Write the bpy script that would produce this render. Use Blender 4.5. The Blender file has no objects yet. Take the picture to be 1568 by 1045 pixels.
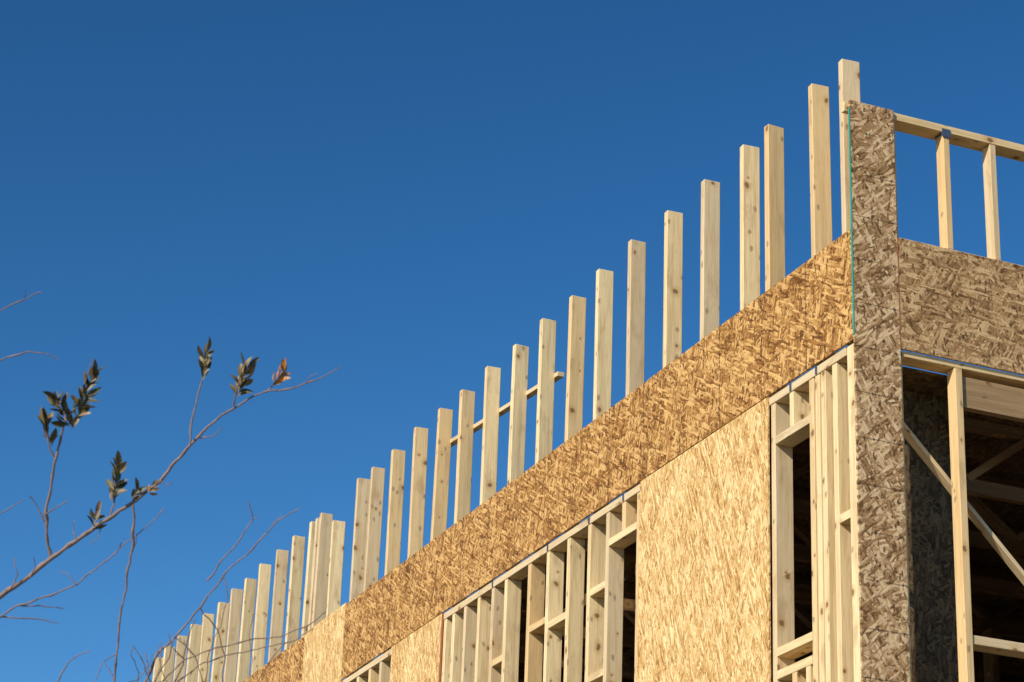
import bpy, math, random
from mathutils import Vector, Matrix, noise as mnoise
rng=random.Random(7)
scene=bpy.context.scene
scene.view_settings.view_transform='Standard'
scene.view_settings.look='None'
scene.view_settings.exposure=0

# ---------------------------------------------------------------- helpers
def link(ob,parent=None):
    scene.collection.objects.link(ob)
    if parent: ob.parent=parent
    return ob
def empty(name,loc=(0,0,0)):
    e=bpy.data.objects.new(name,None); e.location=loc; e.empty_display_size=0.3
    return link(e)

class Boxes:
    """collects boxes with UVs in metres (v along the long axis) + a random value per board"""
    def __init__(s): s.v=[];s.f=[];s.uv=[];s.r=[]
    def box(s,mn,mx,axis=None,M=None,osb=False,rnd=None,uvo=None):
        mn=Vector(mn);mx=Vector(mx);d=mx-mn
        if axis is None: axis=max(range(3),key=lambda i:d[i])
        c=[(x,y,z) for z in (mn.z,mx.z) for y in (mn.y,mx.y) for x in (mn.x,mx.x)]
        faces=[((0,2,3,1),2),((4,5,7,6),2),((0,1,5,4),1),((2,6,7,3),1),((0,4,6,2),0),((1,3,7,5),0)]
        b=len(s.v)
        ou=rng.uniform(0,50);ov=rng.uniform(0,50)
        if osb: ou,ov=(0,0) if uvo is None else uvo
        r=rng.random() if rnd is None else rnd
        for p in c:
            q=Vector(p)
            if M is not None: q=M@q
            s.v.append(q)
        for fi,(f,n) in enumerate(faces):
            s.f.append([b+i for i in f])
            ax=[i for i in range(3) if i!=n]
            if osb:
                ua,va=(0,1) if n==2 else ((0,2) if n==1 else (1,2))
                fo=0
            else:
                if axis in ax: va=axis; ua=[i for i in ax if i!=axis][0]
                else: ua,va=ax
                fo=fi*3.37
            s.uv.append([(c[i][ua]+ou+fo,c[i][va]+ov) for i in f])
            s.r.append(r)
    def beam(s,a,b,w,t,up=(0,0,1),rnd=None):
        a=Vector(a);b=Vector(b);d=b-a;L=d.length;z=d.normalized()
        x=Vector(up).cross(z).normalized();y=z.cross(x)
        M=Matrix((x,y,z)).transposed().to_4x4();M.translation=a
        s.box((-w/2,-t/2,0),(w/2,t/2,L),axis=2,M=M,rnd=rnd)
    def make(s,name,mat,parent,bevel=0.0015):
        me=bpy.data.meshes.new(name);me.from_pydata(s.v,[],s.f)
        uv=me.uv_layers.new(name="UVMap")
        at=me.attributes.new("rnd",'FLOAT','FACE')
        k=0
        for i,f in enumerate(s.f):
            at.data[i].value=s.r[i]
            for j in range(4):
                uv.data[k].uv=s.uv[i][j];k+=1
        me.materials.append(mat)
        ob=bpy.data.objects.new(name,me);link(ob,parent)
        if bevel:
            m=ob.modifiers.new("bev",'BEVEL');m.width=bevel;m.segments=1;m.limit_method='ANGLE'
        return ob

class NT:
    def __init__(s,name):
        s.m=bpy.data.materials.new(name);s.m.use_nodes=True
        s.t=s.m.node_tree;s.n=s.t.nodes
        s.b=s.n['Principled BSDF']
    def node(s,ty,**k):
        n=s.n.new(ty)
        for a,v in k.items(): setattr(n,a,v)
        return n
    def put(s,inp,v):
        if isinstance(v,bpy.types.NodeSocket): s.t.links.new(v,inp)
        elif v is not None: inp.default_value=v
    def math(s,op,a,b=None,c=None,clamp=False):
        n=s.node('ShaderNodeMath',operation=op,use_clamp=clamp)
        s.put(n.inputs[0],a);s.put(n.inputs[1],b);s.put(n.inputs[2],c);return n.outputs[0]
    def vmath(s,op,a,b=None):
        n=s.node('ShaderNodeVectorMath',operation=op)
        s.put(n.inputs[0],a)
        if b is not None: s.put(n.inputs[1],b)
        return n.outputs[0]
    def mapping(s,v,loc=(0,0,0),rot=(0,0,0),sc=(1,1,1)):
        n=s.node('ShaderNodeMapping');s.put(n.inputs['Vector'],v)
        n.inputs['Location'].default_value=loc;n.inputs['Rotation'].default_value=rot;n.inputs['Scale'].default_value=sc
        return n.outputs[0]
    def noise(s,v,scale,detail=3,rough=.5):
        n=s.node('ShaderNodeTexNoise',noise_dimensions='2D');s.put(n.inputs['Vector'],v)
        n.inputs['Scale'].default_value=scale;n.inputs['Detail'].default_value=detail;n.inputs['Roughness'].default_value=rough
        return n
    def vor(s,v,scale=1,feature='F1',dim='2D'):
        n=s.node('ShaderNodeTexVoronoi',feature=feature,voronoi_dimensions=dim)
        s.put(n.inputs['Vector'],v);n.inputs['Scale'].default_value=scale;return n
    def mixf(s,f,a,b):
        n=s.node('ShaderNodeMix',data_type='FLOAT');s.put(n.inputs[0],f);s.put(n.inputs[2],a);s.put(n.inputs[3],b);return n.outputs[0]
    def mixc(s,f,a,b,blend='MIX'):
        n=s.node('ShaderNodeMix',data_type='RGBA',blend_type=blend)
        s.put(n.inputs[0],f)
        for i,c in ((6,a),(7,b)):
            if isinstance(c,tuple): n.inputs[i].default_value=(*c,1) if len(c)==3 else c
            else: s.put(n.inputs[i],c)
        return n.outputs[2]
    def ramp(s,f,stops,interp='LINEAR'):
        n=s.node('ShaderNodeValToRGB');s.put(n.inputs[0],f);cr=n.color_ramp;cr.interpolation=interp
        while len(cr.elements)<len(stops): cr.elements.new(.5)
        for e,(p,c) in zip(cr.elements,stops):
            e.position=p;e.color=(*c,1) if len(c)==3 else c
        return n.outputs[0]
    def sstep(s,v,a,b):
        n=s.node('ShaderNodeMapRange',interpolation_type='SMOOTHSTEP');s.put(n.inputs[0],v)
        n.inputs[1].default_value=a;n.inputs[2].default_value=b;return n.outputs[0]
    def bump(s,h,strength,dist):
        n=s.node('ShaderNodeBump');s.put(n.inputs['Height'],h);n.inputs['Strength'].default_value=strength
        n.inputs['Distance'].default_value=dist;s.t.links.new(n.outputs[0],s.b.inputs['Normal'])

def osb(name,dark,mid,light,bias=0.0,spread=60,lines=None,seed=0,spots=.5,rough=.62,N=5,contrast=1.0,warp=.016,big_amt=.6):
    T=NT(name);uvn=T.node('ShaderNodeUVMap').outputs[0]
    w=T.noise(uvn,13,3,.6)
    off=T.vmath('MULTIPLY',T.vmath('SUBTRACT',w.outputs['Color'],(.5,.5,.5)),(warp,warp,0))
    base=T.vmath('ADD',uvn,off)
    r=random.Random(seed)
    val=None;hb=None
    for i in range(N):
        ang=math.radians(bias+(-1+2*(((i*2)%N)+.5)/N)*spread+r.uniform(-8,8))
        L=r.uniform(12,18);W=r.uniform(62,105)
        v=T.mapping(base,loc=(r.uniform(0,90),r.uniform(0,90),0))
        v=T.mapping(v,rot=(0,0,ang))
        v=T.mapping(v,sc=(W,L,1))
        vo=T.vor(v)
        sp=T.node('ShaderNodeSeparateColor');T.put(sp.inputs[0],vo.outputs['Color'])
        st=T.noise(T.mapping(v,sc=(2.4,.5,1)),1.0,3,.75).outputs[0]
        # strand tone, streaks, and a shaded rim where a strand tucks under its neighbours
        fl=T.math('ADD',T.math('MULTIPLY',sp.outputs[0],.58),T.math('MULTIPLY',st,.46))
        fl=T.math('SUBTRACT',fl,T.math('MULTIPLY',T.sstep(vo.outputs['Distance'],.42,.75),.28))
        if val is None: val=fl;hb=st
        else:
            m=T.math('GREATER_THAN',sp.outputs[1],.58)
            val=T.mixf(m,val,fl)
    big=T.noise(uvn,5.0,5,.7).outputs[0]
    fine=T.noise(uvn,80,5,.75).outputs[0]
    v2=T.math('MULTIPLY_ADD',T.math('SUBTRACT',val,.46),1.2*contrast,.5)
    v2=T.math('ADD',v2,T.math('MULTIPLY',T.math('SUBTRACT',big,.5),big_amt))
    v2=T.math('ADD',v2,T.math('MULTIPLY',T.math('SUBTRACT',fine,.5),.7*contrast))
    col=T.ramp(v2,[(0.08,dark),(.26,tuple(.4*a+.6*b for a,b in zip(dark,mid))),(.48,mid),(.78,light),(1.0,tuple(min(.9,c*1.15) for c in light))])
    vs=T.vor(T.mapping(base,rot=(0,0,math.radians(bias+25)),sc=(70,26,1)))
    ss=T.node('ShaderNodeSeparateColor');T.put(ss.inputs[0],vs.outputs['Color'])
    fle=T.math('MULTIPLY',T.math('GREATER_THAN',ss.outputs[2],.82),T.sstep(vs.outputs['Distance'],.55,.15))
    fle=T.math('MULTIPLY',fle,T.sstep(big,.38,.58))
    col=T.mixc(T.math('MULTIPLY',fle,spots),col,tuple(c*.5 for c in dark))
    if lines:
        sep=T.node('ShaderNodeSeparateXYZ');T.put(sep.inputs[0],uvn)
        brk=T.sstep(T.noise(uvn,7,2).outputs[0],.35,.5)
        for (axis,per,o,wd,s) in lines:
            c=sep.outputs[axis];other=sep.outputs[1-axis]
            f=T.math('PINGPONG',T.math('ADD',c,o+100*per),per/2)
            ln=T.sstep(f,wd,wd*.4)
            col=T.mixc(T.math('MULTIPLY',T.math('MULTIPLY',ln,brk),s),col,(.03,.02,.015))
            g=T.math('PINGPONG',T.math('ADD',other,100.0),.06)
            d=T.math('SQRT',T.math('ADD',T.math('POWER',f,2.0),T.math('POWER',g,2.0)))
            col=T.mixc(T.sstep(d,.0065,.004),col,(.05,.045,.04))
    T.put(T.b.inputs['Base Color'],col)
    T.b.inputs['Roughness'].default_value=rough
    T.b.inputs['Specular IOR Level'].default_value=.15
    T.bump(T.math('ADD',T.math('MULTIPLY',hb,.7),T.math('MULTIPLY',fine,1.0)),.6,.003)
    return T.m

def pine(name,tone=(.84,.645,.36),alt=(.72,.49,.235),dirt=.4):
    T=NT(name);uvn=T.node('ShaderNodeUVMap').outputs[0]
    at=T.node('ShaderNodeAttribute',attribute_name='rnd').outputs['Fac']
    g1=T.noise(T.mapping(uvn,sc=(34,1.6,1)),1,4,.6).outputs[0]
    g2=T.noise(T.mapping(uvn,sc=(260,7,1)),1,3,.6).outputs[0]
    blot=T.noise(T.mapping(uvn,sc=(9,3.5,1)),1,4,.6).outputs[0]
    pale=tuple(min(.88,c*1.05+.03) for c in tone)
    grey=(tone[0]*.74,tone[1]*.76,tone[2]*.88)
    c0=T.mixc(at,tone,alt)
    hv=T.math('FRACT',T.math('MULTIPLY',at,7.31))
    c0=T.mixc(T.math('MULTIPLY',T.math('GREATER_THAN',hv,.55),.6),c0,pale)
    hv2=T.math('FRACT',T.math('MULTIPLY',at,13.7))
    c0=T.mixc(T.math('MULTIPLY',T.math('GREATER_THAN',hv2,.75),.7),c0,grey)
    col=T.mixc(T.math('MULTIPLY',T.sstep(g1,.42,.66),.48),c0,tuple(c*.72 for c in alt))
    col=T.mixc(T.math('MULTIPLY',T.sstep(g2,.48,.72),.38),col,(alt[0]*.6,alt[1]*.5,alt[2]*.4))
    col=T.mixc(T.math('MULTIPLY',T.sstep(blot,.56,.72),dirt),col,(.36,.22,.11))
    wv=T.noise(uvn,22,2)
    kv=T.vmath('ADD',uvn,T.vmath('MULTIPLY',T.vmath('SUBTRACT',wv.outputs['Color'],(.5,.5,.5)),(.02,.02,0)))
    k=T.vor(T.mapping(kv,sc=(6.2,5.0,1)))
    ks=T.node('ShaderNodeSeparateColor');T.put(ks.inputs[0],k.outputs['Color'])
    pres=T.math('GREATER_THAN',ks.outputs[0],.40)
    size=T.math('MULTIPLY_ADD',ks.outputs[1],.065,.026)
    rel=T.math('DIVIDE',k.outputs['Distance'],size)
    halo=T.math('MULTIPLY',T.sstep(rel,3.0,.9),pres)
    core=T.math('MULTIPLY',T.sstep(rel,1.2,.6),pres)
    col=T.mixc(T.math('MULTIPLY',halo,.42),col,(.50,.28,.10))
    col=T.mixc(T.math('MULTIPLY',core,.8),col,(.16,.075,.03))
    sc=T.vor(T.mapping(kv,loc=(3,7,0),rot=(0,0,.4),sc=(26,14,1)))
    s2=T.node('ShaderNodeSeparateColor');T.put(s2.inputs[0],sc.outputs['Color'])
    col=T.mixc(T.math('MULTIPLY',T.math('MULTIPLY',T.math('GREATER_THAN',s2.outputs[1],.92),T.sstep(sc.outputs['Distance'],.3,.1)),.6),col,(.14,.10,.07))
    T.put(T.b.inputs['Base Color'],col)
    T.b.inputs['Roughness'].default_value=.7
    T.b.inputs['Specular IOR Level'].default_value=.2
    T.bump(T.math('ADD',g2,T.math('MULTIPLY',g1,.6)),.35,.0012)
    return T.m

def plain(name,col,rough=.6,metal=0,var=.2,scale=30):
    T=NT(name);tc=T.node('ShaderNodeTexCoord').outputs['Object']
    n=T.node('ShaderNodeTexNoise');T.put(n.inputs['Vector'],tc);n.inputs['Scale'].default_value=scale
    T.put(T.b.inputs['Base Color'],T.mixc(n.outputs[0],tuple(c*(1-var) for c in col),tuple(min(1,c*(1+var)) for c in col)))
    T.b.inputs['Roughness'].default_value=rough;T.b.inputs['Metallic'].default_value=metal
    return T.m

M_panel=osb("osb_pale",(.33,.15,.035),(.68,.42,.155),(.84,.62,.31),bias=0,spread=48,seed=3,spots=.5,contrast=.95)
M_band =osb("osb_weathered",(.13,.05,.012),(.40,.19,.05),(.64,.38,.14),bias=20,spread=90,lines=[(0,.4064,.0,.004,.7)],seed=5,spots=.9,contrast=1.15,big_amt=.85)
M_front=osb("osb_front",(.15,.075,.028),(.43,.25,.115),(.68,.48,.27),bias=10,spread=90,lines=[(1,.203,.01,.0035,.6)],seed=9,spots=.85,contrast=1.15)
M_frontb=osb("osb_front_band",(.14,.07,.025),(.41,.235,.10),(.62,.41,.21),bias=60,spread=90,seed=12,spots=.85,contrast=1.05)
M_in   =osb("osb_interior_shaded",(.035,.022,.012),(.10,.066,.034),(.17,.115,.06),bias=10,spread=80,seed=14,N=3)  # indoor shade put into the colour: strand board darker than its own tone
M_pine=pine("pine_lumber")
M_pine2=pine("pine_header",tone=(.38,.25,.13),alt=(.31,.19,.09))
M_intim=pine("pine_interior_shaded",tone=(.17,.10,.045),alt=(.12,.065,.028))  # same lumber, darkened in colour to stand in for the dim interior
M_teal=plain("teal_edge_paint",(.02,.29,.22),.5)
M_red=plain("red_edge_paint",(.36,.12,.05),.5)
M_metal=plain("blue_steel",(.09,.13,.20),.5,.5)

bld=empty("wood_frame_building")
ZT,ZB,ZC=6.897,6.02,5.505
X0,X1=.012,.101

# ------------------------------------------------ parapet studs, left side
ys=[.12,.38,.80,1.05,1.46,1.86,2.28,2.68,3.05,3.44,3.84,4.25,4.65,5.06,5.44,5.86,6.28,6.55,7.03,7.35,7.57,7.94,8.35,8.77,9.16,9.52,9.92,10.30,10.70,11.11,11.50,11.87]
B=Boxes()
for i,y in enumerate(ys):
    zt=ZT+rng.uniform(-.010,.010)
    if abs(y-7.03)<.01: zt-=.15
    M=Matrix.Translation((0,y-.019,5.52))@Matrix.Rotation(math.radians(rng.uniform(-.45,.45)),4,'X')@Matrix.Rotation(math.radians(rng.uniform(-.4,.4)),4,'Y')@Matrix.Rotation(math.radians(rng.uniform(-5,5)),4,'Z')
    B.box((.016,-.019,0),(.105,.019,zt-5.52),axis=2,M=M)
B.box((.02,7.40,5.52),(.109,7.44,ZT-.02),axis=2)
B.make("parapet_studs",M_pine,bld,bevel=.003)
B=Boxes()
B.beam((.122,3.36,6.56),(.122,5.10,6.70),.026,.042,up=(1,0,0))
B.make("loose_brace",M_pine,bld)

# ------------------------------------------------ sheathing, left side
B=Boxes()
B.box((0,.0125,ZC),(.011,1.98,ZB),osb=True)
B.box((0,1.984,ZC),(.011,4.42,ZB-.003),osb=True,uvo=(9.754,3))
B.box((0.001,4.424,ZC+.001),(.011,6.56,ZB),osb=True,uvo=(19.5072,7))
B.box((0,7.42,ZC),(.011,9.85,ZB),osb=True,uvo=(4.0640,11))
B.box((0,9.854,ZC),(.011,13,ZB),osb=True,uvo=(8.128,17))
B.make("band_sheathing",M_band,bld,bevel=.001)
B=Boxes()
B.box((0,.76,3.1),(.011,2.06,ZC-.004),osb=True)
B.box((0,4.74,3.1),(.011,5.60,ZC-.004),osb=True,uvo=(3,4))
B.box((-.003,6.563,3.1),(.010,7.417,ZB+.012),osb=True,uvo=(6,9))
B.box((0,8.2,3.1),(.011,10.6,ZC-.004),osb=True,uvo=(9,2))
B.box((0,11.4,3.1),(.011,13.0,ZC-.004),osb=True,uvo=(2,12))
B.box((0,.0125,0.2),(.011,13,2.9),osb=True,uvo=(2,22))
B.make("wall_sheathing",M_panel,bld,bevel=.001)

# ------------------------------------------------ wall framing, left side
B=Boxes()
def stud(y,z0=3.1,z1=5.46,w=.038,xo=0):
    M=Matrix.Translation((X0+xo,y-w/2,z0))@Matrix.Rotation(math.radians(rng.uniform(-1.5,1.5)),4,'Z')
    B.box((0.002,-w/2,0),(.089,w/2,z1-z0),axis=2,M=M)
stud(.0895,w=.076,z1=5.50)
for y in (.215,.31,.36,.412): stud(y)
stud(.75)
for y in (2.12,): stud(y)
for y in (2.48,2.70,2.96,3.23,3.48,3.81,4.00,4.21,4.42,4.60,4.735): stud(y)
for y in (5.63,5.85,6.05,6.28,6.5): stud(y)
y=6.9
while y<13: stud(y);y+=.4064
B.box((.011,.095,5.462),(.100,6.56,5.502),axis=1)
B.box((.012,6.58,5.462),(.100,13,5.502),axis=1)
B.box((X0,.412,5.262),(.099,.712,5.30),axis=1)
stud(.585,5.30)
B.box((X0,.412,4.30),(.099,.712,4.338),axis=1)
B.box((X0,.412,4.20),(.099,.712,4.238),axis=1)
stud(.585,3.1,4.20);stud(.47,3.1,4.20)
B.box((X0,2.12,5.275),(.099,2.442,5.313),axis=1)
stud(2.29,5.313)
for a,b,z in ((2.48,2.662,5.07),(2.96,3.192,5.03),(3.23,3.442,5.07),(2.48,2.662,4.62),(3.23,3.442,4.55),(3.81,3.962,5.0)):
    B.box((X0+.004,a,z),(.098,b,z+.038),axis=1)
B.box((X0,.09,4.74),(.06,.177,4.778),axis=1)
B.box((.013,.1,3.06),(.100,13,3.098),axis=1)
B.make("wall_framing",M_pine,bld)

# ------------------------------------------------ front (right) side
B=Boxes()
B.box((-.001,0,2.9),(.222,.0115,6.638),osb=True)
B.make("corner_sheathing",M_front,bld,bevel=.001)
B=Boxes()
B.box((.226,0,5.50),(2.62,.0115,6.02),osb=True)
B.box((2.623,0,5.50),(5.0,.0115,6.02),osb=True,uvo=(5,5))
B.box((5.003,0,5.50),(8.0,.0115,6.02),osb=True,uvo=(9,5))
B.box((.226,0,.2),(8.0,.0115,2.9),osb=True,uvo=(9,15))
B.box((-.001,0,.2),(.222,.0115,2.897),osb=True,uvo=(9,15))
B.box((1.52,0,2.903),(3.9,.0115,5.497),osb=True,uvo=(3,15))  # out-of-view sheathing, this and next sheet, added to keep light off the interior
B.box((3.903,0,2.903),(8.0,.0115,5.497),osb=True,uvo=(13,5))
B.make("front_band_sheathing",M_frontb,bld,bevel=.001)
B=Boxes()
B.box((-.0030,-.001,5.52),(-.0011,.010,6.60))
B.make("painted_edge",M_teal,bld,bevel=0)
B=Boxes()
B.box((.2228,-.0008,5.50),(.2256,.010,6.02))
B.box((-.0012,4.7345,3.1),(.010,4.7395,5.50))
B.make("painted_joint",M_red,bld,bevel=0)

B=Boxes()
B.box((.104,.0125,6.60),(3.2,.100,6.636),axis=0)
B.box((-.02,.0125,6.585),(.103,.040,6.632),axis=0)
B.box((3.202,.0125,6.60),(8.0,.100,6.636),axis=0)
for x in (.486,.73,1.13,1.53,1.94,2.35,2.75,3.16,3.57,3.97,4.38,4.79,5.2,5.6,6.0,6.4,6.8,7.2,7.6,7.95):
    B.box((x,.014,6.03),(x+.030,.076,6.598),axis=2)
B.box((.24,.0125,6.0215),(8.0,.100,6.028),axis=0)
B.box((.190,.0125,6.03),(.236,.100,6.598),axis=2)
B.box((.200,.0125,3.1),(.236,.100,5.47),axis=2)
B.box((.238,.0125,5.472),(8.0,.100,5.498),axis=0)
B.box((.494,.006,3.1),(.528,.070,5.468),axis=2)
B.box((.532,.0125,4.262),(1.5,.100,4.30),axis=0)
B.box((1.5,.0125,3.1),(1.54,.100,5.468),axis=2)
for x in (1.94,2.35,2.75,3.16,3.57,3.97,4.38,4.79,5.2,5.6,6.0,6.4,6.8,7.2,7.6,7.95):
    B.box((x,.0125,3.1),(x+.038,.100,5.47),axis=2)
B.box((.238,.0125,3.06),(8.0,.100,3.098),axis=0)
B.make("front_framing",M_pine,bld)
B=Boxes()
B.box((.530,.020,5.30),(1.498,.058,5.440),axis=0)
B.make("window_header",M_pine2,bld)
B=Boxes()
B.beam((.20,.118,5.29),(1.45,.118,4.04),.018,.045,up=(0,1,0))
B.make("diagonal_brace",M_pine,bld)
B=Boxes()
B.box((.478,.008,6.575),(.520,.0122,6.615))
B.box((.478,.0123,6.592),(.482,.07,6.598))
for y in (.36,.585,2.29,2.70,3.23,4.0):
    B.box((.007,y-.026,5.465),(.0098,y-.012,5.50))
B.make("metal_straps",M_metal,bld,bevel=0)

# ------------------------------------------------ interior
B=Boxes()
y=.45
while y<12.9:
    B.box((.105,y,5.10),(7.9,y+.038,5.165),axis=0)
    B.box((.105,y,5.40),(7.9,y+.038,5.455),axis=0)
    x=.15;k=0
    while x<7.6:
        z0,z1=(5.16,5.40) if k%2==0 else (5.40,5.16)
        B.beam((x,y+.019,z0),(x+.33,y+.019,z1),.036,.05,up=(0,1,0))
        x+=.34;k+=1
    y+=.61
for yy in (2.2,4.6,7.5):
    x=.9
    while x<7.8:
        B.box((x,yy,3.1),(x+.038,yy+.089,5.095),axis=2);x+=.4064
for xx in (2.2,):
    y=.5
    while y<12.8:
        if all(abs(y-q)>.15 for q in (2.2,4.6,7.5)): B.box((xx,y,3.1),(xx+.089,y+.038,5.095),axis=2)
        y+=.4064
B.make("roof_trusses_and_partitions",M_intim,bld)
B=Boxes()
B.box((.104,.104,5.458),(8,13,5.47),osb=True)
B.box((.104,.104,3.0),(8,13,3.04),osb=True)
B.box((8.002,0,.2),(8.014,13,6.02),osb=True)
B.box((-.001,13.002,.2),(8.0,13.014,6.02),osb=True)
B.box((.36,.30,3.1),(.70,.312,5.455),osb=True)
B.box((4.0,.2,3.1),(4.012,12.9,5.09),osb=True)
B.box((.9,5.2,3.1),(3.9,5.212,5.09),osb=True)
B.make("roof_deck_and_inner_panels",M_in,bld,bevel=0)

# ------------------------------------------------ ground
T=NT("dry_soil");tc=T.node('ShaderNodeTexCoord').outputs['Object']
n1=T.noise(tc,.4,6,.6).outputs[0];n2=T.noise(tc,12,5,.6).outputs[0]
T.put(T.b.inputs['Base Color'],T.mixc(T.sstep(n1,.45,.6),T.mixc(n2,(.16,.11,.07),(.28,.21,.14)),T.mixc(n2,(.07,.09,.03),(.13,.13,.05))))
T.b.inputs['Roughness'].default_value=.95;T.bump(n2,.5,.03)
me=bpy.data.meshes.new("ground");S=3000
me.from_pydata([(-S,-S,0),(S,-S,0),(S,S,0),(-S,S,0)],[],[(0,1,2,3)]);me.materials.append(T.m)
link(bpy.data.objects.new("ground",me))
M_conc=plain("concrete",(.36,.34,.31),.9,var=.15,scale=6)
B=Boxes();B.box((-.05,-.05,-.1),(8.06,13.06,.198))
B.make("foundation",M_conc,bld,bevel=.01)

# ------------------------------------------------ camera
a,p,r,f=0.3866,0.3958,0.03905,3591.39
fw=Vector((math.sin(a)*math.cos(p),math.cos(a)*math.cos(p),math.sin(p)))
r0=Vector((math.cos(a),-math.sin(a),0));u0=r0.cross(fw)
R=math.cos(r)*r0+math.sin(r)*u0;U=-math.sin(r)*r0+math.cos(r)*u0
C=Vector((-4.74057,-7.83667,1.65))
cd=bpy.data.cameras.new("camera");cam=bpy.data.objects.new("camera",cd);link(cam)
cd.sensor_width=36;cd.lens=f/1568*36;cd.clip_start=.1;cd.clip_end=6000
cd.dof.use_dof=True;cd.dof.focus_distance=11.3;cd.dof.aperture_fstop=10
Mx=Matrix((R,U,-fw)).transposed().to_4x4();Mx.translation=C;cam.matrix_world=Mx
scene.camera=cam

# ------------------------------------------------ tree (this side of the crown spreads in a tilted plane)
tree=empty("bare_tree",(-5.35,-2.9,0))
O=Vector((-2.657,-2.711,3.963))
AX=R.copy();AY=U.copy();AZ=-fw
K=1/598.
def tp(x,y,d=0): return O+AX*((x-784)*K)+AY*((522.5-y)*K)+AZ*d
verts=[];faces=[]
def tube(pts,ws,seg=6):
    n=len(pts)
    for i,q in enumerate(pts):
        t=(pts[min(i+1,n-1)]-pts[max(i-1,0)]).normalized()
        x=t.cross(Vector((.3,.2,.9))).normalized();y=t.cross(x)
        s=len(verts)
        for k in range(seg):
            an=k/seg*math.tau;verts.append(q+(x*math.cos(an)+y*math.sin(an))*ws[i])
        if i:
            for k in range(seg):
                k2=(k+1)%seg;faces.append((s-seg+k,s-seg+k2,s+k2,s+k))
def branch(px,w0,w1,d0=0,d1=0,jit=1.5):
    P=[Vector((x,y,0)) for x,y in px]
    out=[]
    for i in range(len(P)-1):
        n=max(1,int((P[i+1]-P[i]).length/9))
        for k in range(n): out.append(P[i].lerp(P[i+1],k/n))
    out.append(P[-1]);N=len(out);sd=rng.uniform(0,100)
    pts=[];ws=[]
    for i,q in enumerate(out):
        t=i/max(1,N-1)
        j=mnoise.noise_vector(Vector((q.x*.05,q.y*.05,sd)))*jit*(2 if 0<i<N-1 else 0)
        pts.append(tp(q.x+j.x,q.y+j.y,d0+(d1-d0)*t+j.z*.004))
        w=(w0+(w1-w0)*t)*K/2*(1+.35*(mnoise.noise(Vector((q.x*.13,q.y*.13,sd+5)))))
        if rng.random()<.12: w*=1.3
        ws.append(w)
    tube(pts,ws)
main=[(-320,1120),(-200,1030),(-60,945),(0,915),(45,885),(75,860),(125,825),(160,800),(210,768),(235,748),(260,722),(290,685),(320,655),(350,632),(380,612),(410,600),(450,595),(490,580),(524,563)]
branch(main[:9],12,6);branch(main[8:14],6,3.6);branch(main[13:],3.6,1.1)
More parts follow.
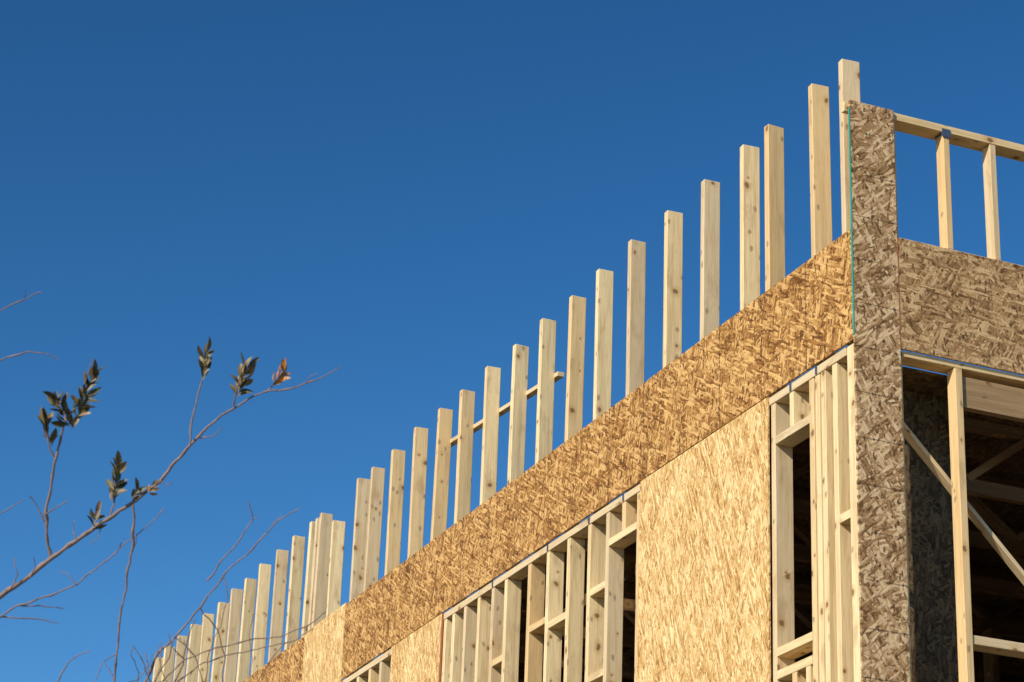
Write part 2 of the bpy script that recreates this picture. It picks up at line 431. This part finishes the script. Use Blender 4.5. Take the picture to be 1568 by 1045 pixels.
for px,w0,w1 in [
 ([(80,855),(75,815),(72,785),(80,740),(88,700),(95,665),(105,640),(125,615)],4,2),
 ([(88,700),(78,675),(72,655)],2.2,1.5),
 ([(105,645),(98,625),(85,600)],2.2,1.4),
 ([(125,615),(132,590),(148,550)],2,1.2),
 ([(72,790),(88,778),(105,768)],1.8,1),
 ([(74,800),(60,772),(52,760)],1.6,1),
 ([(208,772),(208,820),(200,880),(190,940),(183,1000),(180,1045),(170,1100)],3,2.2),
 ([(172,795),(178,770),(176,740),(182,700)],2.4,1.4),
 ([(208,768),(216,745)],2,1.2),
 ([(140,816),(145,800),(150,782)],2,1.2),
 ([(255,778),(235,800),(205,825),(165,860),(120,895),(80,912),(30,928),(0,945),(-60,965),(-200,1030)],1,3.4),
 ([(294,683),(297,640),(305,600),(316,545),(320,525)],2.4,1.2),
 ([(305,672),(330,668),(345,655)],1.5,.9),
 ([(360,622),(366,600),(378,560)],2.2,1.2),
 ([(410,601),(425,585),(437,560)],2,1.2),
 ([(20,903),(32,880),(26,855)],1.8,1),
 ([(30,928),(70,930),(95,935)],1.8,1),
 ([(0,944),(40,948),(90,956)],1.8,1),
 ([(462,778),(430,795),(390,840),(345,880),(310,930),(270,975),(240,1005),(215,1060)],1.2,3),
 ([(383,768),(389,795),(372,822),(345,855),(318,890)],1.2,2),
 ([(389,795),(402,790)],1,.8),
 ([(420,803),(432,790)],1,.8),
 ([(90,1048),(108,1012),(142,995)],1.8,1),
 ([(-30,492),(0,480),(30,463),(62,448)],2,1),
 ([(40,458),(48,446)],1,.7),
 ([(-30,562),(0,553),(40,540),(68,541),(88,551)],2.2,1),
 ([(-30,812),(0,790),(36,767)],1.8,.9),
 ([(-20,655),(5,660)],1.5,1),
 ([(300,950),(285,985),(280,1020),(262,1060)],1.2,2.2),
 ([(208,992),(222,1018),(232,1050)],1,1.8),
 ([(183,1000),(162,1015),(150,1045)],1.4,.8),
 ([(270,975),(262,1005),(240,1045)],2,1.4),
 ([(250,990),(248,1015),(262,1050)],1.6,1),
 ([(225,1000),(232,1030),(228,1060)],1.4,1),
 ([(482,962),(455,978),(420,990),(385,996),(345,1003),(305,1020),(270,1050)],1.2,1.8),
 ([(345,880),(352,915),(340,960),(322,1000),(318,1050)],1.0,1.4),
 ([(440,985),(415,1015),(392,1050)],.9,1.2),
 ([(390,940),(385,975),(390,1010),(385,1050)],.9,1.2),
 ([(207,840),(214,828),(216,815)],1.2,.8),
 ([(120,828),(112,805),(115,798)],1.4,.9),
 ([(245,735),(262,742),(268,738)],1.6,.9),
 ([(160,800),(152,822),(140,835)],1.4,.8),
 ([(470,588),(478,576),(490,572)],1.1,.7),
 ([(50,884),(60,868),(58,852)],1.5,.8),
 ([(500,938),(470,962),(430,975),(380,980),(330,990),(285,1010),(255,1040)],1.3,1.8),
 ([(310,930),(335,965),(345,1010),(340,1055)],1.6,1.1),
 ([(270,975),(300,1005),(312,1050)],1.6,1),
 ([(285,1010),(268,990),(262,968)],1.3,.8),
 ([(210,1060),(218,1030),(206,1000),(210,985)],1.6,.9),
 ([(178,1060),(172,1035),(158,1020)],1.4,.8),
 ([(240,1050),(246,1022),(240,1000),(247,985)],1.5,.8),
 ([(200,1045),(215,1040),(228,1020),(232,1005)],1.3,.8),
 ([(165,860),(180,845),(186,828)],1.3,.8),
 ([(120,895),(105,880),(92,876)],1.3,.8)]:
    branch(px,w0*1.3,w1*1.3,rng.uniform(-.02,.02),rng.uniform(-.06,.06),1.7)
tb=Vector((-5.35,-2.9,0));t1=tp(-320,1120)
def limb(pts,w0,w1):
    ps=[];ws=[]
    for i in range(len(pts)-1):
        for k in range(8):ps.append(pts[i].lerp(pts[i+1],k/8))
    ps.append(pts[-1]);n=len(ps)
    for i in range(n):
        ps[i]=ps[i]+mnoise.noise_vector(ps[i]*1.3)*.03*(0 if i in(0,n-1) else 1);ws.append(w0+(w1-w0)*i/(n-1))
    tube(ps,ws,10)
top=Vector((-5.2,-2.75,2.1))
limb([tb,Vector((-5.3,-2.85,1.0)),top],.085,.05)
limb([top,t1.lerp(top,.45)+Vector((0,0,.06)),t1],.035,.0105)
# the lower sprays leave the same limb below the frame
lo_j=t1.lerp(top,.3)
for q in ((170,1100),(215,1060),(262,1060),(255,1042),(318,1050),(340,1055),(90,1048)):
    e=tp(*q);limb([lo_j,lo_j.lerp(e,.5)-Vector((0,0,.08)),e],.006,.0016)
for e in ((-5.9,-2.2,4.4),(-5.5,-3.3,4.6),(-6.3,-3.1,3.9),(-5.2,-1.9,4.8)):
    e=Vector(e);m=top.lerp(e,.5)+Vector((rng.uniform(-.15,.15),rng.uniform(-.15,.15),.1))
    limb([top,m,e],.035,.006)
    for k in range(9):
        s=m.lerp(e,rng.random());d=Vector((rng.uniform(-1,1),rng.uniform(-1,1),rng.uniform(.1,1))).normalized()*rng.uniform(.3,.6)
        if (s+d).x>-4.75: d.x=-abs(d.x)
        limb([s,s+d*.5,s+d],.006,.0015)
me=bpy.data.meshes.new("trunk_and_branches");me.from_pydata(verts,[],faces)
for q in me.polygons:q.use_smooth=True
M_bark=plain("bark",(.22,.15,.125),.8,var=.6,scale=70)
me.materials.append(M_bark)
ob=bpy.data.objects.new("trunk_and_branches",me);link(ob);ob.parent=tree;ob.matrix_parent_inverse=Matrix.Translation(-Vector((-5.35,-2.9,0)))

# leaves
lv=[];lf=[];lr=[]
def leaf(base,d,nrm,L,W,rv,curl=.15):
    d=d.normalized();s=d.cross(nrm).normalized();n=s.cross(d)
    prof=[(0,.06),(.15,.45),(.35,.9),(.55,1),(.75,.8),(.9,.45),(1,.05)]
    b=len(lv)
    for t,w in prof:
        c=base+d*L*t+n*(-curl*L*t*t)
        lv.append(c-s*W/2*w+n*W*.28*w);lv.append(c);lv.append(c+s*W/2*w+n*W*.28*w)
    for i in range(len(prof)-1):
        o=b+i*3
        lf.append((o,o+1,o+4,o+3));lf.append((o+1,o+2,o+5,o+4));lr.extend([rv,min(1,rv+.06)])
def cluster(x0,y0,x1,y1,n,Lpx=30,tone=(0,.6),sp=1.0):
    for i in range(n):
        t=(i+rng.random()*.6)/n
        bx=x0+(x1-x0)*t;by=y0+(y1-y0)*t
        ax=math.atan2(-(y1-y0),x1-x0);sg=1 if i%2 else -1
        an=ax+sg*rng.uniform(.15,sp)*(1-.45*t)
        d=AX*math.cos(an)+AY*math.sin(an)+AZ*rng.uniform(-.6,.6)
        nr=AZ*rng.uniform(.2,1)+AX*rng.uniform(-1,1)+AY*rng.uniform(-1,1)
        L=Lpx*K*rng.uniform(.7,1.1)
        leaf(tp(bx,by,rng.uniform(-.01,.01)),d,nr,L,L*rng.uniform(.3,.42),rng.uniform(*tone),rng.uniform(-.15,.4))
cluster(312,584,319,538,13,27,(0,.7),.8)
cluster(364,610,382,562,17,28,(.15,.8),1.0)
cluster(419,592,436,568,8,24,(.85,1),.9)
cluster(120,644,147,570,24,28,(.2,.78),1.1)
cluster(112,658,90,612,18,27,(0,.65),1.2)
cluster(82,686,72,644,11,28,(.25,.7),.8)
cluster(175,772,183,714,20,26,(0,.65),1.1)
cluster(202,772,214,748,6,24,(0,.6))
cluster(145,810,150,787,9,22,(0,.6),1.2)
cluster(228,757,241,745,6,15,(.7,.85))
me=bpy.data.meshes.new("leaves");me.from_pydata(lv,[],lf)
at=me.attributes.new("rnd",'FLOAT','FACE')
for i,v in enumerate(lr):at.data[i].value=v
for q in me.polygons:q.use_smooth=True
T=NT("leaf");atn=T.node('ShaderNodeAttribute',attribute_name='rnd').outputs['Fac']
tc=T.node('ShaderNodeTexCoord').outputs['Object']
col=T.ramp(atn,[(0,(.04,.045,.02)),(.35,(.075,.085,.035)),(.6,(.15,.13,.05)),(.8,(.33,.22,.075)),(.95,(.52,.20,.02))])
col=T.mixc(T.sstep(T.noise(tc,90,3).outputs[0],.48,.62),col,(.15,.085,.035))
T.put(T.b.inputs['Base Color'],col);T.b.inputs['Roughness'].default_value=.5
me.materials.append(T.m)
ob=bpy.data.objects.new("leaves",me);link(ob);ob.parent=tree;ob.matrix_parent_inverse=Matrix.Translation(-Vector((-5.35,-2.9,0)))

# ------------------------------------------------ light
sd=Vector((-.775,-.385,.50)).normalized()
el=math.asin(sd.z);az=math.atan2(sd.x,sd.y)
L=bpy.data.lights.new("sun",'SUN');L.energy=5.0;L.angle=math.radians(.53);L.color=(1,.915,.77)
lo=bpy.data.objects.new("sun",L);link(lo);lo.rotation_euler=sd.to_track_quat('Z','Y').to_euler();lo.location=(-20,-12,20)
w=bpy.data.worlds.new("World");scene.world=w;w.use_nodes=True
nt=w.node_tree;bg=nt.nodes['Background']
sk=nt.nodes.new('ShaderNodeTexSky');sk.sky_type='NISHITA';sk.sun_disc=False
sk.sun_elevation=el;sk.sun_rotation=az%math.tau
sk.altitude=600;sk.air_density=1.0;sk.dust_density=.3;sk.ozone_density=3
gm=nt.nodes.new('ShaderNodeGamma');gm.inputs[1].default_value=1.42
hs=nt.nodes.new('ShaderNodeHueSaturation');hs.inputs['Saturation'].default_value=1.13;hs.inputs['Hue'].default_value=.494
nt.links.new(sk.outputs[0],gm.inputs[0]);nt.links.new(gm.outputs[0],hs.inputs['Color'])
nt.links.new(hs.outputs[0],bg.inputs['Color']);bg.inputs['Strength'].default_value=.063
